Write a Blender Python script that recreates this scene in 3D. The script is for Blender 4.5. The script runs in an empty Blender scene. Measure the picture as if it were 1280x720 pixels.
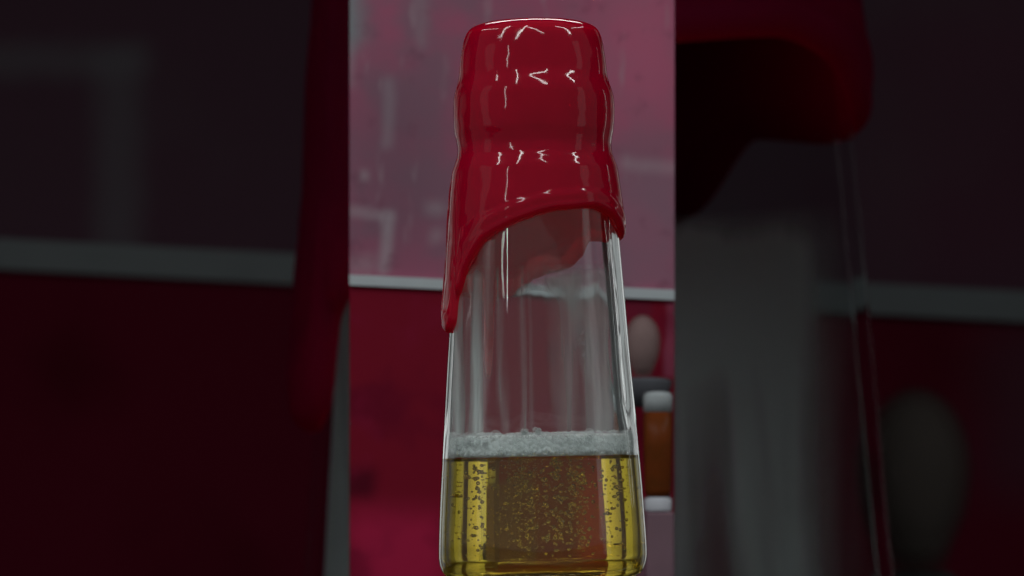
import bpy, bmesh, math, random
import numpy as np
from mathutils import Vector, Matrix, noise
random.seed(7)

# ------------------------------------------------------------------ scene, camera, light
S = bpy.context.scene
C = S.collection
U = 0.0002            # metres per photo pixel at the bottle's distance
D0 = 0.8              # camera to bottle
HZ = 555.0            # photo row at eye level
EYE = 0.30            # camera height above the table top

def P(x, y, d=D0):
    """photo pixel (1280 wide) at distance d -> point in the scene"""
    k = U * d / D0
    return Vector(((x - 640) * k, d - D0, EYE + (HZ - y) * k))

cam_d = bpy.data.cameras.new('camera')
cam = bpy.data.objects.new('camera', cam_d); C.objects.link(cam)
cam.location = (0, -D0, EYE); cam.rotation_euler = (math.radians(90), 0, 0)
cam_d.sensor_width = 36; cam_d.lens = 36 * (D0 / U) / 1280
cam_d.shift_y = (HZ - 360) / 1280
cam_d.clip_start = 0.01; cam_d.clip_end = 50
cam_d.dof.use_dof = True; cam_d.dof.focus_distance = D0 - 0.012
cam_d.dof.aperture_fstop = 112.5 / 5.5
S.camera = cam

S.render.engine = 'CYCLES'
cy = S.cycles
cy.max_bounces = 24; cy.transmission_bounces = 20; cy.glossy_bounces = 8; cy.diffuse_bounces = 6
cy.transparent_max_bounces = 16; cy.volume_bounces = 2
cy.use_denoising = True
cy.sample_clamp_indirect = 6.0
cy.blur_glossy = 0.2
S.view_settings.view_transform = 'Standard'; S.view_settings.look = 'None'
S.view_settings.exposure = 0.0; S.view_settings.gamma = 1.0

W = bpy.data.worlds.new('World'); S.world = W; W.use_nodes = True
bg = W.node_tree.nodes['Background']
bg.inputs[0].default_value = (0.90, 1.0, 1.0, 1); bg.inputs[1].default_value = 0.15

def lamp(name, loc, target, sx, sy, power, col=(1, 1, 1), spread=180):
    l = bpy.data.lights.new(name, 'AREA'); l.shape = 'RECTANGLE'
    l.size = sx; l.size_y = sy; l.energy = power; l.color = col; l.spread = math.radians(spread)
    o = bpy.data.objects.new(name, l); C.objects.link(o); o.location = loc
    d = Vector(target) - Vector(loc)
    o.rotation_euler = d.to_track_quat('-Z', 'Y').to_euler()
    return o

BT = (0.006, 0.0, 0.37)
# ceiling tubes around the table: azimuth (0 = towards the camera, + = right), turn, length, power
for az, turn, ln, pw in ((-92, 20, .40, .50), (-60, -60, .55, .70), (-26, -30, .60, .90), (6, 50, .45, .60), (62, 90, .42, .70), (100, 10, .40, .45)):
    pw *= 1.55; a = math.radians(az); p = Vector((0.006 + 0.55 * math.sin(a), -0.55 * math.cos(a), 0.86))
    l = lamp('ceiling_tube', p, p - Vector((0, 0, 1)), 0.030, ln, pw, (0.95, 1.0, 1.0))
    l.rotation_euler = (0, 0, math.radians(turn))
# upright strips left of the camera and to the right
lamp('strip_lamp', (-0.45, -0.54, 0.57), (0.006, 0, 0.45), 0.014, 0.24, 0.17, (0.95, 1, 1))
lamp('strip_lamp', (0.62, 0.42, 0.47), (0.006, 0.1, 0.47), 0.008, 0.30, 0.03, (0.95, 1, 1))
# two unseen low fills added at the sides to light the bottle's inside
lamp('side_window', (-0.95, -0.30, 0.52), BT, 0.22, 0.6, 0.10, (0.95, 1, 1))  # unseen added fill, not a window
lamp('side_window', (0.95, -0.28, 0.52), BT, 0.22, 0.6, 0.14, (0.95, 1, 1))  # unseen added fill, not a window
# unseen fills added behind to brighten glass and beer, and a strip above behind
for sx in (-1, 1):
    lamp('soft_box', (sx * 0.405, 1.05, 0.34), (sx * 0.11, 0, 0.34), 0.19, 0.55, 0.0085, (0.94, 1, 0.99), 32)  # unseen added fill
    lamp('soft_box', (sx * 0.56, 0.80, 0.34), (sx * 0.08, 0, 0.34), 0.22, 0.55, 0.0045 if sx < 0 else 0.0026, (0.94, 1, 0.99), 32)  # unseen added fill
    lamp('soft_box', (sx * 0.60, 0.45, 0.34), (sx * 0.02, -0.05, 0.34), 0.22, 0.55, 0.0022 if sx < 0 else 0.0010, (0.94, 1, 0.99), 32)  # unseen added fill
lamp('rear_strip', (0.02, 0.42, 0.78), BT, 0.40, 0.06, 0.2, (1, 1, 1), 70)

# ------------------------------------------------------------------ helpers
def new_mat(name):
    m = bpy.data.materials.new(name); m.use_nodes = True
    nt = m.node_tree
    return m, nt, nt.nodes['Principled BSDF']

def setp(b, **kw):
    names = dict(color='Base Color', rough='Roughness', metal='Metallic', ior='IOR', trans='Transmission Weight',
                 coat='Coat Weight', coat_rough='Coat Roughness', spec='Specular IOR Level', alpha='Alpha',
                 sss='Subsurface Weight', sheen='Sheen Weight')
    for k, v in kw.items():
        if k == 'color': v = (*v, 1)
        b.inputs[names[k]].default_value = v

def node(nt, t, **kw):
    n = nt.nodes.new(t)
    for k, v in kw.items(): setattr(n, k, v)
    return n

def bump(nt, b, scale, strength, dist=0.001, detail=3, coord='Object'):
    tc = node(nt, 'ShaderNodeTexCoord'); nz = node(nt, 'ShaderNodeTexNoise')
    nz.inputs['Scale'].default_value = scale; nz.inputs['Detail'].default_value = detail
    bp = node(nt, 'ShaderNodeBump'); bp.inputs['Strength'].default_value = strength; bp.inputs['Distance'].default_value = dist
    nt.links.new(tc.outputs[coord], nz.inputs['Vector']); nt.links.new(nz.outputs['Fac'], bp.inputs['Height'])
    nt.links.new(bp.outputs['Normal'], b.inputs['Normal'])

def mesh_obj(name, verts, faces, mat, parent=None, smooth=True):
    me = bpy.data.meshes.new(name); me.from_pydata([tuple(v) for v in verts], [], faces); me.update()
    if smooth:
        me.polygons.foreach_set('use_smooth', [True] * len(me.polygons))
    me.materials.append(mat)
    o = bpy.data.objects.new(name, me); C.objects.link(o)
    if parent: o.parent = parent
    return o

def bm_obj(name, bm, mat, parent=None, smooth=False):
    bmesh.ops.recalc_face_normals(bm, faces=bm.faces)
    me = bpy.data.meshes.new(name); bm.to_mesh(me); bm.free()
    if smooth: me.polygons.foreach_set('use_smooth', [True] * len(me.polygons))
    me.materials.append(mat)
    o = bpy.data.objects.new(name, me); C.objects.link(o)
    if parent: o.parent = parent
    return o

def empty(name, loc, label, cat, group=None):
    o = bpy.data.objects.new(name, None); C.objects.link(o); o.location = loc
    o.empty_display_size = 0.02
    o['label'] = label; o['category'] = cat
    if group: o['group'] = group
    return o

def lathe(name, prof, mat, parent=None, n=128, wob=None):
    """prof: list of (r, z); r == 0 ends become a pole"""
    verts, faces, rings = [], [], []
    for ip, (r, z) in enumerate(prof):
        if r <= 1e-9:
            rings.append([len(verts)]); verts.append((0, 0, z))
        else:
            rings.append(list(range(len(verts), len(verts) + n)))
            for i in range(n):
                a = 2 * math.pi * i / n
                rr = r + (wob(a, z, ip) if wob else 0)
                verts.append((rr * math.sin(a), -rr * math.cos(a), z))
    for a, b in zip(rings[:-1], rings[1:]):
        for i in range(n):
            j = (i + 1) % n
            if len(a) == 1 and len(b) == 1: continue
            if len(a) == 1: faces.append((a[0], b[j], b[i]))
            elif len(b) == 1: faces.append((a[i], a[j], b[0]))
            else: faces.append((a[i], a[j], b[j], b[i]))
    return mesh_obj(name, verts, faces, mat, parent)

def balls_obj(name, items, mat, parent, sub):
    """many little spheres (centre, radius) in one mesh"""
    bm = bmesh.new(); bmesh.ops.create_icosphere(bm, subdivisions=sub, radius=1.0)
    bmesh.ops.recalc_face_normals(bm, faces=bm.faces); bm.verts.index_update()
    tv = np.array([v.co[:] for v in bm.verts]); tf = np.array([[v.index for v in f.verts] for f in bm.faces]); bm.free()
    cs = np.array([i[0] for i in items]); rs = np.array([i[1] for i in items])
    V = (cs[:, None, :] + tv[None] * rs[:, None, None]).reshape(-1, 3)
    F = (tf[None] + (np.arange(len(items)) * len(tv))[:, None, None]).reshape(-1, 3)
    o = mesh_obj(name, V.tolist(), F.tolist(), mat, parent); o['kind'] = 'stuff'
    return o

def box_bm(bm, c0, c1, bev=0.0):
    r = bmesh.ops.create_cube(bm, size=1.0)
    vs = r['verts']
    for v in vs:
        v.co = Vector(((c0[i] + c1[i]) / 2 + v.co[i] * (c1[i] - c0[i]) for i in range(3)))
    if bev > 0:
        es = list({e for v in vs for e in v.link_edges})
        bmesh.ops.bevel(bm, geom=es, offset=bev, segments=3, affect='EDGES', profile=0.5)

def box_obj(name, c0, c1, mat, parent=None, bev=0.0):
    bm = bmesh.new(); box_bm(bm, c0, c1, bev)
    return bm_obj(name, bm, mat, parent)

# ------------------------------------------------------------------ materials
def wax_material(name, col, rough=0.07, spec=0.6, glow=(0.95, 0.01, 0.07)):
    m, nt, b = new_mat(name)
    setp(b, color=col, rough=rough, ior=1.5, spec=spec)
    tc = node(nt, 'ShaderNodeTexCoord'); nz = node(nt, 'ShaderNodeTexNoise')
    nz.inputs['Scale'].default_value = 90; nz.inputs['Detail'].default_value = 3
    mx = node(nt, 'ShaderNodeMix', data_type='RGBA')
    mx.inputs[6].default_value = (*[c * 0.78 for c in col], 1); mx.inputs[7].default_value = (*[c * 1.2 for c in col], 1)
    nt.links.new(tc.outputs['Object'], nz.inputs['Vector']); nt.links.new(nz.outputs['Fac'], mx.inputs[0])
    nt.links.new(mx.outputs[2], b.inputs['Base Color'])
    n2 = node(nt, 'ShaderNodeTexNoise'); n2.inputs['Scale'].default_value = 140; n2.inputs['Detail'].default_value = 2
    bp = node(nt, 'ShaderNodeBump'); bp.inputs['Strength'].default_value = 0.16; bp.inputs['Distance'].default_value = 0.0014
    nt.links.new(tc.outputs['Object'], n2.inputs['Vector']); nt.links.new(n2.outputs['Fac'], bp.inputs['Height'])
    nt.links.new(bp.outputs['Normal'], b.inputs['Normal'])
    tr = node(nt, 'ShaderNodeBsdfTranslucent'); tr.inputs['Color'].default_value = (*glow, 1)
    ms = node(nt, 'ShaderNodeMixShader'); ms.inputs[0].default_value = 0.5
    nt.links.new(b.outputs[0], ms.inputs[1]); nt.links.new(tr.outputs[0], ms.inputs[2])
    nt.links.new(ms.outputs[0], nt.nodes['Material Output'].inputs['Surface'])
    return m

M_wax = wax_material('red_wax', (0.42, 0.0006, 0.026))
M_wax_dark = wax_material('dark_red_wax', (0.072, 0.003, 0.018), 0.5, 0.0, (0.75, 0.012, 0.13))  # the same red wax, dimness put into its colour for the enlarged copy

def glass_material(name, col, ior=1.5):
    m, nt, b = new_mat(name)
    setp(b, color=col, rough=0.0, ior=ior, trans=1.0)
    return m
M_glass = glass_material('clear_glass', (0.975, 0.99, 0.985))
M_glass_dark = glass_material('smoked_glass', (0.86, 0.89, 0.89), 1.003); setp(M_glass_dark.node_tree.nodes['Principled BSDF'], rough=0.08, coat=0.0, coat_rough=0.06)  # clear glass darkened by its tint, barely refracting

def beer_material():
    m, nt, b = new_mat('beer')
    setp(b, color=(1, 1, 1), rough=0.0, ior=1.34, trans=1.0)
    va = node(nt, 'ShaderNodeVolumeAbsorption')
    va.inputs['Color'].default_value = (0.96, 0.835, 0.0, 1); va.inputs['Density'].default_value = 72
    vs = node(nt, 'ShaderNodeVolumeScatter'); vs.inputs['Color'].default_value = (1, 0.86, 0.35, 1); vs.inputs['Density'].default_value = 5.5
    ad = node(nt, 'ShaderNodeAddShader'); nt.links.new(va.outputs[0], ad.inputs[0]); nt.links.new(vs.outputs[0], ad.inputs[1])
    nt.links.new(ad.outputs[0], nt.nodes['Material Output'].inputs['Volume'])
    return m
M_beer = beer_material()

def foam_material():
    m, nt, b = new_mat('foam')
    setp(b, color=(0.95, 1.0, 0.98), rough=0.4, sss=0.0)
    tc = node(nt, 'ShaderNodeTexCoord'); vo = node(nt, 'ShaderNodeTexVoronoi')
    vo.inputs['Scale'].default_value = 900
    bp = node(nt, 'ShaderNodeBump'); bp.inputs['Strength'].default_value = 0.45; bp.inputs['Distance'].default_value = 0.0008
    bp.invert = True
    nt.links.new(tc.outputs['Object'], vo.inputs['Vector']); nt.links.new(vo.outputs['Distance'], bp.inputs['Height'])
    nt.links.new(bp.outputs['Normal'], b.inputs['Normal'])
    return m
M_foam = foam_material()

def bubble_film_material():
    m, nt, b = new_mat('bubble_film')
    setp(b, color=(0.92, 0.97, 0.96), rough=0.04, ior=1.5)
    lw = node(nt, 'ShaderNodeLayerWeight'); lw.inputs['Blend'].default_value = 0.35
    mr = node(nt, 'ShaderNodeMapRange'); mr.inputs[3].default_value = 0.03; mr.inputs[4].default_value = 0.5
    nt.links.new(lw.outputs['Facing'], mr.inputs[0]); nt.links.new(mr.outputs[0], b.inputs['Alpha'])
    return m
M_film = bubble_film_material()
M_air, _nt, _b = new_mat('air_bubble'); setp(_b, color=(1, 0.98, 0.9), rough=0.02, ior=0.76, trans=1.0)

def residue_material():
    m, nt, b = new_mat('dried_foam')
    setp(b, color=(0.75, 0.78, 0.78), rough=0.6)
    tc = node(nt, 'ShaderNodeTexCoord'); nz = node(nt, 'ShaderNodeTexNoise')
    nz.inputs['Scale'].default_value = 350; nz.inputs['Detail'].default_value = 4
    at = node(nt, 'ShaderNodeAttribute', attribute_name='fade')
    mu = node(nt, 'ShaderNodeMath', operation='MULTIPLY'); mr = node(nt, 'ShaderNodeMapRange')
    mr.inputs[1].default_value = 0.30; mr.inputs[2].default_value = 0.75
    nt.links.new(tc.outputs['Object'], nz.inputs['Vector']); nt.links.new(nz.outputs['Fac'], mr.inputs[0])
    nt.links.new(mr.outputs[0], mu.inputs[0]); nt.links.new(at.outputs['Fac'], mu.inputs[1])
    nt.links.new(mu.outputs[0], b.inputs['Alpha'])
    return m
M_residue = residue_material()
def film_material(name, col, k):
    m, nt, b = new_mat(name); setp(b, color=col, rough=0.5)
    at = node(nt, 'ShaderNodeAttribute', attribute_name='fade'); mu = node(nt, 'ShaderNodeMath', operation='MULTIPLY'); mu.inputs[1].default_value = k
    mu.use_clamp = True
    nt.links.new(at.outputs['Fac'], mu.inputs[0]); nt.links.new(mu.outputs[0], b.inputs['Alpha'])
    return m
M_film2 = film_material('wet_film', (0.80, 0.87, 0.86), 0.75)  # grey streaks of refracted and reflected light, painted as a sheet
M_film3 = film_material('dim_wet_film', (0.36, 0.37, 0.37), 1.6)  # darker copy of the painted light streaks, for the enlarged bottle

def plain(name, col, rough=0.6, nscale=40, var=0.25, bstr=0.15, **kw):
    m, nt, b = new_mat(name); setp(b, color=col, rough=rough, **kw)
    tc = node(nt, 'ShaderNodeTexCoord'); nz = node(nt, 'ShaderNodeTexNoise')
    nz.inputs['Scale'].default_value = nscale; nz.inputs['Detail'].default_value = 4
    mx = node(nt, 'ShaderNodeMix', data_type='RGBA')
    mx.inputs[6].default_value = (*[max(0, c * (1 - var)) for c in col], 1); mx.inputs[7].default_value = (*[min(1, c * (1 + var)) for c in col], 1)
    nt.links.new(tc.outputs['Object'], nz.inputs['Vector']); nt.links.new(nz.outputs['Fac'], mx.inputs[0])
    nt.links.new(mx.outputs[2], b.inputs['Base Color'])
    bp = node(nt, 'ShaderNodeBump'); bp.inputs['Strength'].default_value = bstr; bp.inputs['Distance'].default_value = 0.001
    nt.links.new(nz.outputs['Fac'], bp.inputs['Height']); nt.links.new(bp.outputs['Normal'], b.inputs['Normal'])
    return m

def fuzzy(m, lo=0.15, hi=1.02):  # alpha fades at grazing angles to imitate out-of-focus edges
    nt = m.node_tree; b = nt.nodes['Principled BSDF']
    lw = node(nt, 'ShaderNodeLayerWeight'); lw.inputs['Blend'].default_value = 0.5
    mr = node(nt, 'ShaderNodeMapRange', interpolation_type='SMOOTHSTEP')
    mr.inputs[1].default_value = 1.0 - lo; mr.inputs[2].default_value = 1.0 - hi
    nt.links.new(lw.outputs['Facing'], mr.inputs[0]); nt.links.new(mr.outputs[0], b.inputs['Alpha'])
    setp(b, spec=0.05)
    return m

class Paint:
    """layers soft-edged colour marks over a base colour in object coordinates (x right, z up, metres)"""
    def __init__(s, name, base, rough=0.6, spec=0.3):
        s.m, s.nt, s.b = new_mat(name); setp(s.b, rough=rough, spec=spec)
        tc = node(s.nt, 'ShaderNodeTexCoord'); sp = node(s.nt, 'ShaderNodeSeparateXYZ')
        s.tc = tc
        nz = node(s.nt, 'ShaderNodeTexNoise'); nz.inputs['Scale'].default_value = 45; nz.inputs['Detail'].default_value = 2
        s.nt.links.new(tc.outputs['Object'], nz.inputs['Vector'])
        vm = node(s.nt, 'ShaderNodeVectorMath', operation='MULTIPLY_ADD')
        vm.inputs[1].default_value = (0.006, 0, 0.006)
        s.nt.links.new(nz.outputs['Color'], vm.inputs[0]); s.nt.links.new(tc.outputs['Object'], vm.inputs[2])
        s.nt.links.new(vm.outputs[0], sp.inputs[0])
        s.x, s.z = sp.outputs[0], sp.outputs[2]
        rgb = node(s.nt, 'ShaderNodeRGB'); rgb.outputs[0].default_value = (*base, 1); s.cur = rgb.outputs[0]
    def _step(s, src, a, b):
        mr = node(s.nt, 'ShaderNodeMapRange', interpolation_type='SMOOTHSTEP')
        mr.inputs[1].default_value = a; mr.inputs[2].default_value = b
        s.nt.links.new(src, mr.inputs[0]); return mr.outputs[0]
    def _mul(s, a, b):
        m = node(s.nt, 'ShaderNodeMath', operation='MULTIPLY')
        s.nt.links.new(a, m.inputs[0])
        if isinstance(b, float): m.inputs[1].default_value = b
        else: s.nt.links.new(b, m.inputs[1])
        return m.outputs[0]
    def _mix(s, fac, col):
        mx = node(s.nt, 'ShaderNodeMix', data_type='RGBA'); s.nt.links.new(fac, mx.inputs[0])
        s.nt.links.new(s.cur, mx.inputs[6]); mx.inputs[7].default_value = (*col, 1); s.cur = mx.outputs[2]
    def patch(s, x0, x1, z0, z1, soft, col, amt=1.0):
        o = 0.003
        x0 += o; x1 += o; z0 += o; z1 += o
        f = s._mul(s._step(s.x, x0 - soft, x0 + soft), s._step(s.x, x1 + soft, x1 - soft))
        f = s._mul(f, s._mul(s._step(s.z, z0 - soft, z0 + soft), s._step(s.z, z1 + soft, z1 - soft)))
        s._mix(s._mul(f, float(amt)), col); return s
    def clouds(s, scale, col, lo, hi, amt=1.0, stretch=(1, 1, 1), seed=0.0):
        mp = node(s.nt, 'ShaderNodeMapping'); mp.inputs['Scale'].default_value = stretch; mp.inputs['Location'].default_value = (seed, seed, seed)
        nz = node(s.nt, 'ShaderNodeTexNoise'); nz.inputs['Scale'].default_value = scale; nz.inputs['Detail'].default_value = 3
        s.nt.links.new(s.tc.outputs['Object'], mp.inputs[0]); s.nt.links.new(mp.outputs[0], nz.inputs['Vector'])
        s._mix(s._mul(s._step(nz.outputs['Fac'], lo, hi), float(amt)), col); return s
    def done(s):
        s.nt.links.new(s.cur, s.b.inputs['Base Color']); return s.m

# ------------------------------------------------------------------ the wax-sealed bottle (local units: photo px * U, z = 0 at its foot)
FOOT = 723.0
def smooth_interp(xs, ys):
    xs, ys = np.array(xs, float), np.array(ys, float)
    h = np.diff(xs); d = np.diff(ys) / h
    m = np.zeros_like(xs); m[0], m[-1] = d[0], d[-1]
    for i in range(1, len(xs) - 1):
        m[i] = 0 if d[i-1] * d[i] <= 0 else 2 / (1 / d[i-1] + 1 / d[i])
    def g(x):
        x = np.clip(x, xs[0], xs[-1]); i = np.clip(np.searchsorted(xs, x) - 1, 0, len(h) - 1)
        t = (x - xs[i]) / h[i]
        return ((2*t**3 - 3*t**2 + 1) * ys[i] + (t**3 - 2*t**2 + t) * h[i] * m[i] + (-2*t**3 + 3*t**2) * ys[i+1] + (t**3 - t**2) * h[i] * m[i+1])
    NT = 4000; a0, a1 = float(xs[0]), float(xs[-1])
    tab = [float(v) for v in g(np.linspace(a0, a1, NT + 1))]
    def f(x):
        q = (x - a0) / (a1 - a0) * NT
        if q <= 0: return tab[0]
        if q >= NT: return tab[-1]
        i = int(q); return tab[i] + (tab[i + 1] - tab[i]) * (q - i)
    return f
glass_r = smooth_interp([38, 110, 200, 300, 440, 545, 640, 680, 695], [82, 88.5, 96, 103.5, 113.5, 121.5, 128, 130, 130.3])
wax_r = smooth_interp([30.5, 33.5, 37.5, 44, 62, 82, 94, 103, 112, 124, 142, 162, 174, 184, 194, 204, 214, 228, 243, 270, 300, 330],
                      [64, 73.5, 80, 84.3, 89, 91.6, 92.8, 94.8, 97.6, 99.9, 100.3, 99.2, 97, 95.7, 96.9, 99.7, 102.9, 105.0, 107.2, 110, 112, 114.0])

PERSP = [HZ, 1 / D0]                     # eye-level row in bottle rows, bottle scale / distance
def screen_to_y(ys, r, th):
    """row seen on the photo -> height row of a point on the near (th=0) / far (th=180) side"""
    return PERSP[0] - (PERSP[0] - ys) * (1 - r * U * math.cos(th) * PERSP[1])
edge_pts = [(-75, 374), (-66, 373), (-60, 364), (-54, 341), (-48, 325), (-37, 301), (-22, 285), (-6, 273), (16, 263), (40, 261.5), (61, 272), (76, 289), (90, 300),
            (112, 305), (136, 303), (153, 331), (164, 340), (180, 349), (190, 362), (203, 372), (225, 374), (250, 368), (285, 374)]
edge_f = smooth_interp([p[0] for p in edge_pts], [p[1] for p in edge_pts])
def edge_y(th):
    d = math.degrees(th)
    while d < -75: d += 360
    while d > 285: d -= 360
    y = screen_to_y(float(edge_f(d)), 106, th)
    def drip(c, hw, yl, base_w):
        a = abs((d - c + 180) % 360 - 180) / hw
        if a >= base_w: return 0
        y0 = y
        if a <= 1: return max(0, (yl - 0) - (yl - y0) * (1 - math.sqrt(max(0, 1 - a ** 2.6))) * 0.55 - y0)
        t = (a - 1) / (base_w - 1)
        return max(0, (yl - y0) * 0.45 * (1 - t) ** 3)
    return y + max(drip(-77, 12.8, 415, 1.2), drip(214, 4.2, 468, 2.2))

def make_bottle(name, label, cat):
    root = empty(name, (0, 0, 0), label, cat)
    Z = lambda y: (FOOT - y) * U
    # glass: outer skin, lip, inner skin
    prof = [(0, Z(715.5)), (60, Z(716.5)), (90, Z(720)), (104, Z(722.6)), (110, Z(723)), (117, Z(721.3)), (123, Z(717)), (127, Z(711)), (129.4, Z(703)), (130.3, Z(695))]
    prof = [(r * U, z) for r, z in prof]
    for y in list(range(684, 50, -18)) + [46]: prof.append((float(glass_r(y)) * U, Z(y)))
    n_outer = len(prof) + 3
    prof += [(80 * U, Z(43)), (77 * U, Z(43)), (75.5 * U, Z(46))]
    wall = lambda y: 5.5
    inner_rows = list(range(58, 676, 18)) + [686]
    for y in inner_rows: prof.append(((float(glass_r(y)) - wall(y)) * U, Z(y)))
    prof += [(122.5 * U, Z(694)), (118 * U, Z(703)), (108 * U, Z(709)), (92 * U, Z(711)), (60 * U, Z(709.5)), (0, Z(708))]
    def skin(a, z, ip):
        y = FOOT - z / U
        if ip >= n_outer: return streak(a, z)
        k = min(1, max(0, (715 - y) / 25))
        return k * U * (0.32 * noise.noise((3.5 * math.cos(a), 3.5 * math.sin(a), y * .013)) + 0.10 * noise.noise((11 * math.cos(a), 11 * math.sin(a), y * .02 + 4)))
    def streak(a, z):
        y = FOOT - z / U
        k = min(1, max(0, (545 - y) / 40)) * min(1, max(0, (y - 45) / 40))
        return -k * U * (0.3 + 1.4 * noise.noise((2.3 * math.cos(a), 2.3 * math.sin(a), 2.7 + y * .0004)) + 0.22 * noise.noise((7 * math.cos(a), 7 * math.sin(a), 1.3 + y * .0006)))
    lathe('glass_body', prof, M_glass, root, 240, skin)
    # beer, overlapping the inner skin by a hair
    e = 0.5
    bp = [(0, Z(708 + e)), (60 * U, Z(709.5 + e)), (92 * U, Z(711 + e)), (108.4 * U, Z(709 + e)), ((118 + e) * U, Z(703 + e)), ((122.5 + e) * U, Z(694))]
    for y in (686, 668, 640, 610, 590, 576): bp.append(((float(glass_r(y)) - wall(y) + e) * U, Z(y)))
    bp += [((float(glass_r(572)) - wall(572) + e) * U, Z(571)), (104 * U, Z(571.5)), (50 * U, Z(571.5)), (0, Z(571.5))]
    lathe('beer', bp, M_beer, root, 160)
    # foam core
    def fw(a, z, ip):
        return 0.5 * U * noise.noise((7 * math.cos(a), 7 * math.sin(a), z * 700))
    ri = lambda y: float(glass_r(y)) - wall(y)
    fp = [(0, Z(570.5)), (90 * U, Z(570.5)), ((ri(570) - 2.5) * U, Z(569.5)), ((ri(562) - 3) * U, Z(562)), ((ri(554) - 3.5) * U, Z(554)), ((ri(547) - 4) * U, Z(547)), ((ri(545) - 8) * U, Z(544.5)),
          (90 * U, Z(543.5)), (50 * U, Z(543)), (0, Z(543))]
    foam = lathe('foam', fp, M_foam, root, 128, fw)
    # foam bubbles: thin films packed against the wall and on top
    rng = random.Random(3); items = []
    def ball(c, r):
        items.append((c, r * U))
    for k in range(520):
        th = rng.uniform(0, 2 * math.pi); r = min(7.0, 1.8 + rng.expovariate(0.5)); y = rng.uniform(543, 571 - r * 0.7)
        rad = (ri(y) - r * 0.85 - 0.4) * U
        ball((rad * math.sin(th), -rad * math.cos(th), Z(y)), r)
    for k in range(260):
        th = rng.uniform(0, 2 * math.pi); r = rng.uniform(1.5, 4.5); rad = math.sqrt(rng.random()) * 100 * U
        ball((rad * math.sin(th), -rad * math.cos(th), Z(543.5)), r)
    for cx, cyy in ((-20.5, 541.5), (-4.5, 540.0)):       # bubble clumps imitating two reflected glints above the foam
        for k in range(26):
            ball((((cx + rng.uniform(-4, 4)) * U), -95 * U, Z(cyy + rng.uniform(-4, 4))), rng.uniform(1.5, 3))
    balls_obj('foam_bubbles', items, M_film, root, 3)
    # rising bubbles in the beer
    rng = random.Random(11); items = []
    for k in range(110):                                  # fine streams rising from points on the floor
        while True:
            x, yy = rng.gauss(0, 50), rng.uniform(-100, 100)
            if x * x + yy * yy < 104 ** 2: break
        y = rng.uniform(640, 704); r0 = rng.choice((0.45, 0.6, 0.8, 1.0, 1.3, 1.6)); ph = rng.random() * 6
        while y > 577:
            r = r0 * (1 + (700 - y) / 160) * rng.uniform(.7, 1.3)
            xx = x + 2.5 * math.sin(y * .06 + ph) + rng.uniform(-1.2, 1.2)
            items.append(((xx * U, yy * U, Z(y)), r * U)); y -= rng.uniform(3, 15) * (0.6 + r0)
    for k in range(300):                                  # and bubbles clinging to the wall
        th = rng.gauss(0, 0.55) + (0 if rng.random() < .6 else math.pi); y = rng.uniform(580, 690); r = rng.choice((0.5, 0.7, 1.0, 1.5, 2.2))
        rad = ri(y) - r - .4
        items.append(((rad * U * math.sin(th), -rad * U * math.cos(th), Z(y)), r * U))
    balls_obj('rising_bubbles', items, M_air, root, 2)
    # wax seal
    def build_wax(root, mat):
        N = 480
        base_rows = [30.5, 31.2, 32, 33, 34, 35.5, 37.5, 40] + list(np.arange(42.5, 256, 2.5))
        verts, faces, rings = [], [], []
        ye = [edge_y(2 * math.pi * i / N) for i in range(N)]
        ds = 108 * 2 * math.pi / N
        slope = [(ye[(i + 1) % N] - ye[i - 1]) / (2 * ds) for i in range(N)]
        # top: pole then rings
        verts.append((0, 0, Z(28.3))); rings.append([0])
        for r, y in ((20, 28.4), (42, 28.8), (54, 29.5)):
            rings.append(list(range(len(verts), len(verts) + N)))
            for i in range(N):
                a = 2 * math.pi * i / N; verts.append((r * U * math.sin(a), -r * U * math.cos(a), Z(y + 0.5 * noise.noise((r * .03 * math.cos(a), r * .03 * math.sin(a), 3)))))
        def lump(a, y):
            return 1.0 * noise.noise((1.6 * math.cos(a), 1.6 * math.sin(a), y * 0.014)) + 0.5 * noise.noise((4 * math.cos(a), 4 * math.sin(a), y * 0.035 + 9))
        def outer(i, y):
            a = 2 * math.pi * i / N
            r = float(wax_r(y)) if y <= 330 else float(glass_r(y)) + 8.6
            t = r - float(glass_r(y))
            dd = a - math.radians(286) 
            if y > 340: t += 1.2 * math.exp(-((y - 402) / 22) ** 2)
            rho = max(t, 3) * 1.15
            de = (ye[i] - y) / math.sqrt(1 + slope[i] ** 2)
            if de < rho: t *= math.sqrt(max(0.0, 1 - ((rho - de) / rho) ** 2))
            elif de < rho * 3: t += 1.4 * math.sin(math.pi * (de - rho) / (2 * rho)) ** 2     # rolled lip
            return float(glass_r(y)) + 0.35 + t + lump(a, y) * min(1, max(0, de / rho))
        for y in base_rows:
            rings.append(list(range(len(verts), len(verts) + N)))
            for i in range(N):
                a = 2 * math.pi * i / N; r = (float(wax_r(y)) + lump(a, y) * min(1, max(0, y - 30) / 12 + .2)) * U if y < 200 else outer(i, y) * U
                wob = 4.5 * noise.noise((1.7 * math.cos(a), 1.7 * math.sin(a), 5 + y * .009)) if 60 < y < 235 else 0
                verts.append((r * math.sin(a), -r * math.cos(a), Z(y + wob * min(1, (y - 60) / 30, (235 - y) / 30) if wob else y)))
        K = 44
        for k in range(1, K + 1):
            t = k / K; t = 1 - (1 - t) ** 1.6
            rings.append(list(range(len(verts), len(verts) + N)))
            for i in range(N):
                a = 2 * math.pi * i / N; y = 255 + (ye[i] - 255) * t; r = outer(i, y) * U
                verts.append((r * math.sin(a), -r * math.cos(a), Z(y)))
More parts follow.
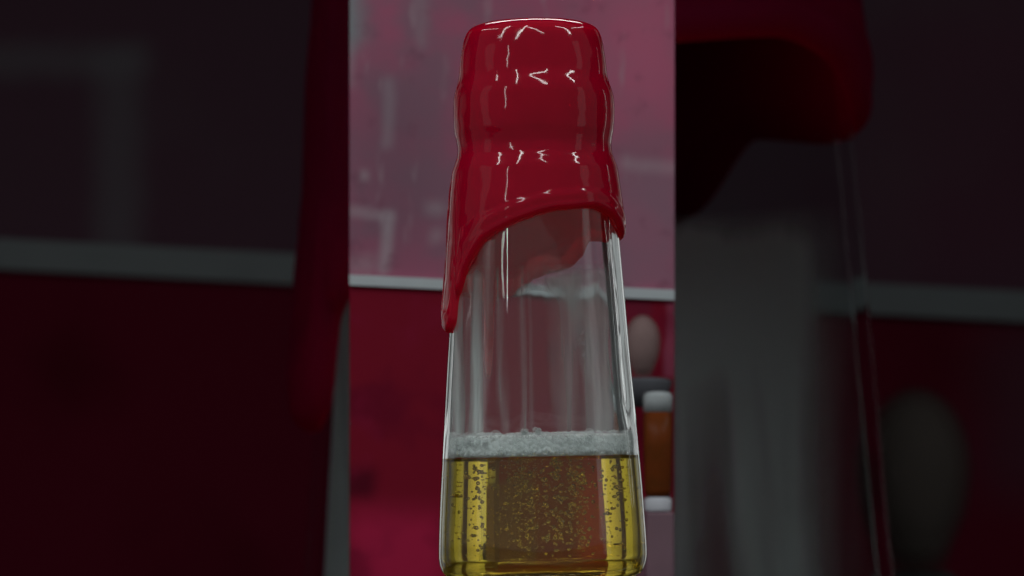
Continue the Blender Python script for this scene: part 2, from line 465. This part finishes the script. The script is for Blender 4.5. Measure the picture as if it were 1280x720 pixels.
        for k in range(1, 8):                              # inner skin back up along the glass
            t = k / 7
            rings.append(list(range(len(verts), len(verts) + N)))
            for i in range(N):
                a = 2 * math.pi * i / N; y = ye[i] + (48 - ye[i]) * t; r = (float(glass_r(y)) - 0.3) * U
                verts.append((r * math.sin(a), -r * math.cos(a), Z(y)))
        rings.append([len(verts)]); verts.append((0, 0, Z(40)))
        for A, B in zip(rings[:-1], rings[1:]):
            for i in range(N):
                j = (i + 1) % N
                if len(A) == 1: faces.append((A[0], B[i], B[j]))
                elif len(B) == 1: faces.append((A[i], B[0], A[j]))
                else: faces.append((A[i], B[i], B[j], A[j]))
        mesh_obj('wax_seal', verts, faces, mat, root)
    build_wax(root, M_wax); make_bottle.wax = build_wax
    # dried foam film on the inside of the far wall
    path = [(640, 372, 3), (652, 364, 6), (668, 357, 8), (690, 356, 11), (708, 364, 13), (720, 384, 13), (728, 410, 14), (734, 440, 13), (738, 470, 11), (740, 500, 8)]
    verts, faces, fade = [], [], []
    px = smooth_interp(range(len(path)), [p[0] for p in path]); py = smooth_interp(range(len(path)), [p[1] for p in path]); pw = smooth_interp(range(len(path)), [p[2] for p in path])
    n, mm = 60, 8
    for i in range(n + 1):
        t = i / n * (len(path) - 1)
        c = Vector((float(px(t)), float(py(t)))); t2 = min(t + .02, len(path) - 1.0); t1 = max(t - .02, 0)
        dv = Vector((float(px(t2)) - float(px(t1)), float(py(t2)) - float(py(t1)))).normalized(); nv = Vector((-dv.y, dv.x))
        for j in range(mm + 1):
            q = c + nv * float(pw(t)) * (j / mm * 2 - 1)
            x = q.x - 673.0; y = q.y
            R = ri(y) - 0.6
            th = math.pi - math.asin(max(-.98, min(.98, x / R)))
            yy = screen_to_y(y, R, th)
            verts.append((R * U * math.sin(th), -R * U * math.cos(th), Z(yy)))
            fade.append(max(0, 1 - abs(j / mm * 2 - 1) ** 2) * min(1, i / 6, (n - i) / 30) * 1.3)
    for i in range(n):
        for j in range(mm):
            a = i * (mm + 1) + j; faces.append((a, a + 1, a + mm + 2, a + mm + 1))
    o = mesh_obj('foam_residue', verts, faces, M_residue, root)
    at = o.data.attributes.new('fade', 'FLOAT', 'POINT'); at.data.foreach_set('value', fade)
    verts, faces, fade = [], [], []  # sheet inside the far wall, painted with the neck's light streaks
    nx, ny = 90, 70
    for i in range(ny + 1):
        y = 325 + (540 - 325) * i / ny; R = ri(y) - 2.0
        for j in range(nx + 1):
            th = math.pi * (0.5 + j / nx)
            verts.append((R * U * math.sin(th), -R * U * math.cos(th), Z(y)))
            x = 673 + R * math.sin(th)
            g_ = lambda c, w: math.exp(-((x - c) / w) ** 2)
            arc = float(np.interp(y, [345, 370, 400, 440, 480, 540], [690, 712, 726, 733, 738, 740]))
            v = 1.5 * g_(569, 6) + 1.7 * g_(591, 8) + 0.5 * g_(629, 3) + 0.6 * g_(652, 3) + 0.35 * g_(664, 3) + 1.15 * (1 / (1 + math.exp((arc - x) / 8))) * (1 / (1 + math.exp((x - 764) / 5))) + 0.55 * g_(708, 10) + 0.02
            n1 = 0.5 + 0.5 * noise.noise((x * .09, y * .004, 1)) + 0.4 * noise.noise((x * .3, y * .008, 5))
            fade.append(max(0, v * (0.35 + 0.8 * n1)) * min(1, i / 6))
    for i in range(ny):
        for j in range(nx):
            a = i * (nx + 1) + j; faces.append((a, a + 1, a + nx + 2, a + nx + 1))
    o = mesh_obj('wet_film', verts, faces, M_film2, root)  # sheet carrying the painted light streaks
    at = o.data.attributes.new('fade', 'FLOAT', 'POINT'); at.data.foreach_set('value', fade)
    return root

bottle = make_bottle('sealed_bottle', 'small clear glass bottle of golden beer sealed with glossy bright red dripping wax', 'bottle')
bottle.location = P(679, FOOT); bottle.rotation_euler = (0, math.radians(-1.15), 0)

# added enlarged copy of the bottle, darkened in colour, filling the blurred side border
DB = 1.25; KB = 3.16 * DB / D0
big = bottle.copy(); C.objects.link(big); big['label'] = 'very large dim smoked glass bottle with dark red wax behind the pink board'
pb = P(640 + (679 - 640) * 3.16, 360 + (FOOT - 360) * 3.16, DB)
TABLE = pb.z
big.location = pb; big.scale = (KB, KB, KB)
for ch in bottle.children:
    if ch.name.startswith(('rising', 'foam_res', 'wax')): continue
    c = ch.copy(); C.objects.link(c); c.parent = big
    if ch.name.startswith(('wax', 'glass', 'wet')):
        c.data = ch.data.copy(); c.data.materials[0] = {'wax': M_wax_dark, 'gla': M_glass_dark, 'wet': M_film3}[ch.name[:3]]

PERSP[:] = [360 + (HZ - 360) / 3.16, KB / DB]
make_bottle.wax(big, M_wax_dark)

# ------------------------------------------------------------------ setting: table top and added rear wall, dimness put into its colours
M_table = plain('dark_table', (0.02, 0.012, 0.014), 0.5, 20)
tb = box_obj('table_top', (-1.6, -0.7, TABLE - 0.04), (1.6, 1.6, TABLE), M_table); tb['kind'] = 'structure'

DW = 1.95; kw = U * DW / D0
def wx(px): return (px - 640) * kw
def wz(py): return EYE + (HZ - py) * kw
wl = 318; wr = 384
pa = Paint('dim_upper_wall', (0.085, 0.042, 0.060), 0.85, 0.02)  # board colours repeated darker in place of real dimness
pa.clouds(6, (0.10, 0.075, 0.088), .45, .75, .7, seed=3)
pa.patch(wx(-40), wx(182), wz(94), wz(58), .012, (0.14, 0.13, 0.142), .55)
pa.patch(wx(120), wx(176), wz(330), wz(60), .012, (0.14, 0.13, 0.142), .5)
pa.patch(wx(1085), wx(1400), wz(380), wz(-40), .06, (0.105, 0.035, 0.058), .7)
M_wu = pa.done()
pb2 = Paint('dim_lower_wall', (0.105, 0.006, 0.019), 0.85, 0.0)  # board colours repeated darker in place of real dimness
pb2.clouds(7, (0.055, 0.003, 0.008), .5, .75, .6, seed=5)
pb2.patch(wx(1225), wx(1400), wz(620), wz(400), .03, (0.09, 0.03, 0.045), .8)
M_wd = pb2.done()
wy = DW - D0
def rail_y(px, l, r, x0, x1): return l + (r - l) * (px - x0) / (x1 - x0)
def sheet(name, x0, x1, zt0, zt1, zb0, zb1, y0, y1, mat, parent=None):
    v = [(x0, y0, zb0), (x1, y0, zb1), (x1, y0, zt1), (x0, y0, zt0), (x0, y1, zb0), (x1, y1, zb1), (x1, y1, zt1), (x0, y1, zt0)]
    f = [(0, 1, 2, 3), (5, 4, 7, 6), (4, 0, 3, 7), (1, 5, 6, 2), (3, 2, 6, 7), (4, 5, 1, 0)]
    return mesh_obj(name, v, f, mat, parent, False)
XL, XR = -700, 1980
def rw(px): return 318 + (384 - 318) * px / 1280.0
wroot = empty('rear_wall', (0, wy, TABLE), 'made-up rear wall repeating the board in darkened colours for the blurred side border', 'wall')
lz = Vector((0, wy, TABLE))
def local(o): 
    o.location = o.location - lz; return o
M_rail_dim = plain('dim_grey_rail', (0.105, 0.115, 0.12), 0.5, 30, .15)
h = 19
local(sheet('upper_panel', wx(XL), wx(XR), wz(-900), wz(-900), wz(rw(XL) - h), wz(rw(XR) - h), wy, wy + .03, M_wu, wroot))  # upper part of the made-up wall
local(sheet('rail', wx(XL), wx(XR), wz(rw(XL) - h), wz(rw(XR) - h), wz(rw(XL) + h), wz(rw(XR) + h), wy - .008, wy + .03, M_rail_dim, wroot))  # rail of the made-up wall
local(sheet('lower_panel', wx(XL), wx(XR), wz(rw(XL) + h), wz(rw(XR) + h), TABLE, TABLE, wy, wy + .03, M_wd, wroot))  # lower part of the made-up wall

# added unseen walls and roof that keep light off the enlarged bottle
M_booth = plain('dark_booth', (0.022, 0.016, 0.018), 0.8, 10)  # only for the added unseen light blockers
for nm, c0, c1 in (('booth_wall', (-0.84, 0.22, TABLE + .001), (-0.80, wy - .012, 1.0)), ('booth_wall', (0.80, 0.22, TABLE + .001), (0.84, wy - .012, 1.0)), ('booth_roof', (-0.84, 0.22, 1.002), (0.84, wy - .012, 1.03))):  # added unseen light blockers
    o = box_obj(nm, c0, c1, M_booth); o['kind'] = 'structure'

# ------------------------------------------------------------------ backdrop board standing in for the background wall, cut at the side borders
DP = 1.02
def bx(px): return (px - 640) * U * DP / D0
def bz(py): return EYE + (HZ - py) * U * DP / D0
by = DP - D0
broot = empty('backdrop_board', (bx(640), by, TABLE), 'pink and crimson board with a pale rail, standing in for the background wall', 'backdrop')
lz = Vector((bx(640), by, TABLE))
x0, x1 = 437, 843
def rb(px): return 350 + 19 * (px - 437) / 406
u = Paint('rose_board', (0.34, 0.09, 0.155), 0.6, 0.15)  # paint of the board standing in for the background wall
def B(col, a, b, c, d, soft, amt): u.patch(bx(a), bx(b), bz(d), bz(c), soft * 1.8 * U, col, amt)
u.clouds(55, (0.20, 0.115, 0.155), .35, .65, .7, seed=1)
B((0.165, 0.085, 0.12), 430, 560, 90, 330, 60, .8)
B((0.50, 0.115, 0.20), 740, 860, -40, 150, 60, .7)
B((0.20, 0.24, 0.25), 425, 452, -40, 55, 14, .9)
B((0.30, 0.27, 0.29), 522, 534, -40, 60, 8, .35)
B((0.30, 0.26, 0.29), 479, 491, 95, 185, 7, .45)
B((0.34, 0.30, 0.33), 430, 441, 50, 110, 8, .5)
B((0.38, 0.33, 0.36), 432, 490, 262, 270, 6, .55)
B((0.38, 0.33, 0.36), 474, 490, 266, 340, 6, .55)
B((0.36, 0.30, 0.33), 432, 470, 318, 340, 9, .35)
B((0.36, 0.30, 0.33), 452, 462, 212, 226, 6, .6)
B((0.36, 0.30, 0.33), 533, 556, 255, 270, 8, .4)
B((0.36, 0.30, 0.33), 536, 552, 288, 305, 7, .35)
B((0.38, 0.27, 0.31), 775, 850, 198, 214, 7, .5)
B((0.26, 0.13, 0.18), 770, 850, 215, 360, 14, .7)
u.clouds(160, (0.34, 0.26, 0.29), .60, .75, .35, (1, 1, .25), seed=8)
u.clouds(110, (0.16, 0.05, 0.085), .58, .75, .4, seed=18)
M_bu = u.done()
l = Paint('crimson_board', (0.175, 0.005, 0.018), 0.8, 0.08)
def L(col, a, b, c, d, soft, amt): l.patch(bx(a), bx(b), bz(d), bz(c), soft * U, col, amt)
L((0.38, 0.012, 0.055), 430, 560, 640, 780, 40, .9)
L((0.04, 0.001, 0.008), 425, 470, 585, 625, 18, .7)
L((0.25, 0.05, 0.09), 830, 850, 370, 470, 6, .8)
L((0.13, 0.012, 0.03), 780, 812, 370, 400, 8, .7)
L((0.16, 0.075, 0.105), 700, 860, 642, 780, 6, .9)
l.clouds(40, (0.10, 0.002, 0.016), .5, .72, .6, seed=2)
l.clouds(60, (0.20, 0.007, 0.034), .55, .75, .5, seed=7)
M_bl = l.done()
M_rail = plain('pale_rail', (0.42, 0.45, 0.47), 0.45, 60, .12)
g = 6.5
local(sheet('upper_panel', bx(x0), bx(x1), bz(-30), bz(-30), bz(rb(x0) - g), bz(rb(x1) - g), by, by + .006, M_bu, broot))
local(sheet('rail', bx(x0), bx(x1), bz(rb(x0) - g), bz(rb(x1) - g), bz(rb(x0) + g), bz(rb(x1) + g), by - .0015, by + .006, M_rail, broot))
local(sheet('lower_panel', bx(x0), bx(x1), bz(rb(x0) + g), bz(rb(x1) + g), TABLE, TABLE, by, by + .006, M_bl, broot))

# ------------------------------------------------------------------ pedestal under the small bottle
M_ped = plain('dark_pedestal', (0.03, 0.006, 0.01), 0.5)
f = P(679, FOOT)
ped = empty('pedestal', (f.x, 0, TABLE), 'narrow dark round pedestal under the small wax sealed bottle', 'pedestal')
ph = f.z - TABLE - 0.0012
lathe('column', [(0, 0), (.030, 0), (.030, .008), (.019, .014), (.017, ph - .01), (.0195, ph - .004), (.0195, ph - .0005), (.019, ph), (0, ph)], M_ped, ped, 64)

# ------------------------------------------------------------------ blurred drink and round shape of unknown kind at the right edge of the board
DG = 0.985; kg = U * DG / D0
M_step = plain('mauve_stand', (0.16, 0.085, 0.11), 0.6, 60)
def g3(px, py, d=DG): return P(px, py, d)
a, b_ = g3(807, 640), g3(841.5, 640)
st = empty('stepped_stand', ((a.x + b_.x) / 2, DG - D0, TABLE), 'mauve stepped stand under the amber drink at right', 'stand')
hw = (b_.x - a.x) / 2; hz = a.z - TABLE
box_obj('lower_step', (-hw, -.005, 0), (hw, .009, hz), M_step, st, .0006)
hz2 = g3(820, 508).z - TABLE
box_obj('upper_step', (-hw * .55, .0095, 0), (hw * .9, .0235, hz2), M_step, st, .0006)

M_amber, nt_, b2 = new_mat('amber_drink'); setp(b2, color=(0.26, 0.065, 0.012), rough=0.3, coat=0)
_tc = node(nt_, 'ShaderNodeTexCoord'); _nz = node(nt_, 'ShaderNodeTexNoise'); _nz.inputs['Scale'].default_value = 150
_mx = node(nt_, 'ShaderNodeMix', data_type='RGBA'); _mx.inputs[6].default_value = (0.07, 0.025, 0.006, 1); _mx.inputs[7].default_value = (0.17, 0.03, 0.006, 1)
nt_.links.new(_tc.outputs['Object'], _nz.inputs['Vector']); nt_.links.new(_nz.outputs['Fac'], _mx.inputs[0]); nt_.links.new(_mx.outputs[2], b2.inputs['Base Color'])
M_head = plain('pale_head', (0.34, 0.36, 0.37), 0.6, 200, .15)
M_coaster = plain('pale_coaster', (0.46, 0.46, 0.50), 0.5, 100, .15)
r = 19.6 * kg
c = g3(822.4, 640)
gl = empty('drink_glass', (c.x, DG - D0, c.z), 'amber drink with pale foam on the mauve stand at right', 'drink')
Hd = lambda py: (640 - py) * kg
lathe('foot', [(0, .0002), (r * .92, .0002), (r * .95, .0008), (r * .95, Hd(624)), (r * .80, Hd(621)), (0, Hd(621))], M_coaster, gl, 48)
lathe('drink', [(0, Hd(621)), (r * .82, Hd(621)), (r * .9, Hd(612)), (r * .97, Hd(560)), (r, Hd(515)), (0, Hd(515))], M_amber, gl, 48)
lathe('foam_head', [(0, Hd(515)), (r, Hd(515)), (r * 1.0, Hd(496)), (r * .9, Hd(491)), (r * .5, Hd(488.5)), (0, Hd(488))], M_head, gl, 48)

def vase(name, label, x, y0, D, k, z_foot, y_top, wmax, mats):  # round shape of unknown kind, a guess at a blurred patch
    """rounded shape of unknown kind: photo column x, top row y_top, neck of the foot at row y0, half width wmax px"""
    c = P(x, y_top, D)
    t = empty(name, (c.x, D - D0, z_foot), label, 'ornament', 'blurred blobs')
    H = c.z - z_foot
    hb = P(x, y0, D).z - z_foot; R = wmax * k
    pr = [(0, hb), (R * .55, hb)]
    for i in range(1, 33):
        q = .12 + .88 * math.sin(i / 32 * math.pi / 2); pr.append((R * math.sqrt(max(0, 1 - ((q - .55) / (.55 if q < .55 else .45)) ** 2)) * (1 if q > .55 else 1) if q > .12 else R * .62, hb + (H - hb) * q))
    lathe('body', pr, mats[0], t, 48)
    lathe('foot', [(0, 0), (R * 1.2, 0), (R * 1.6, hb * .8), (R * 1.5, hb * .92), (R * .55, hb), (0, hb)], mats[1], t, 48)
    return t
M_beige = plain('beige_clay', (0.22, 0.145, 0.14), 0.7, 120, .2)  # colour of the round shape of unknown kind
M_beige = fuzzy(M_beige)
M_slate = plain('slate_foot', (0.075, 0.075, 0.085), 0.6, 120, .2)  # lower part of the round shape of unknown kind
fuzzy(M_slate, .08, .7); fuzzy(M_amber, .08, .7); fuzzy(M_head, .08, .7); fuzzy(M_coaster, .08, .7)
vase('fluffy_ornament', 'rounded beige shape of unknown kind, edges faded like blur, behind the amber drink', 803, 470, 1.003, U * 1.003 / D0, TABLE + hz2, 392, 25, (M_beige, M_slate))
M_beige_d = fuzzy(plain('dim_clay', (0.055, 0.045, 0.040), 0.8, 20, .2))  # for the enlarged copy of the round shape, darkened in colour
M_slate_d = plain('dim_slate', (0.016, 0.015, 0.015), 0.7, 20, .2)  # lower part of the enlarged copy, darkened in colour
vase('fluffy_ornament', 'enlarged darkened copy of the beige shape, edges faded like blur, beside the enlarged bottle', 1145, 715, 1.5, U * 1.5 / D0, TABLE, 480, 75, (M_beige_d, M_slate_d))
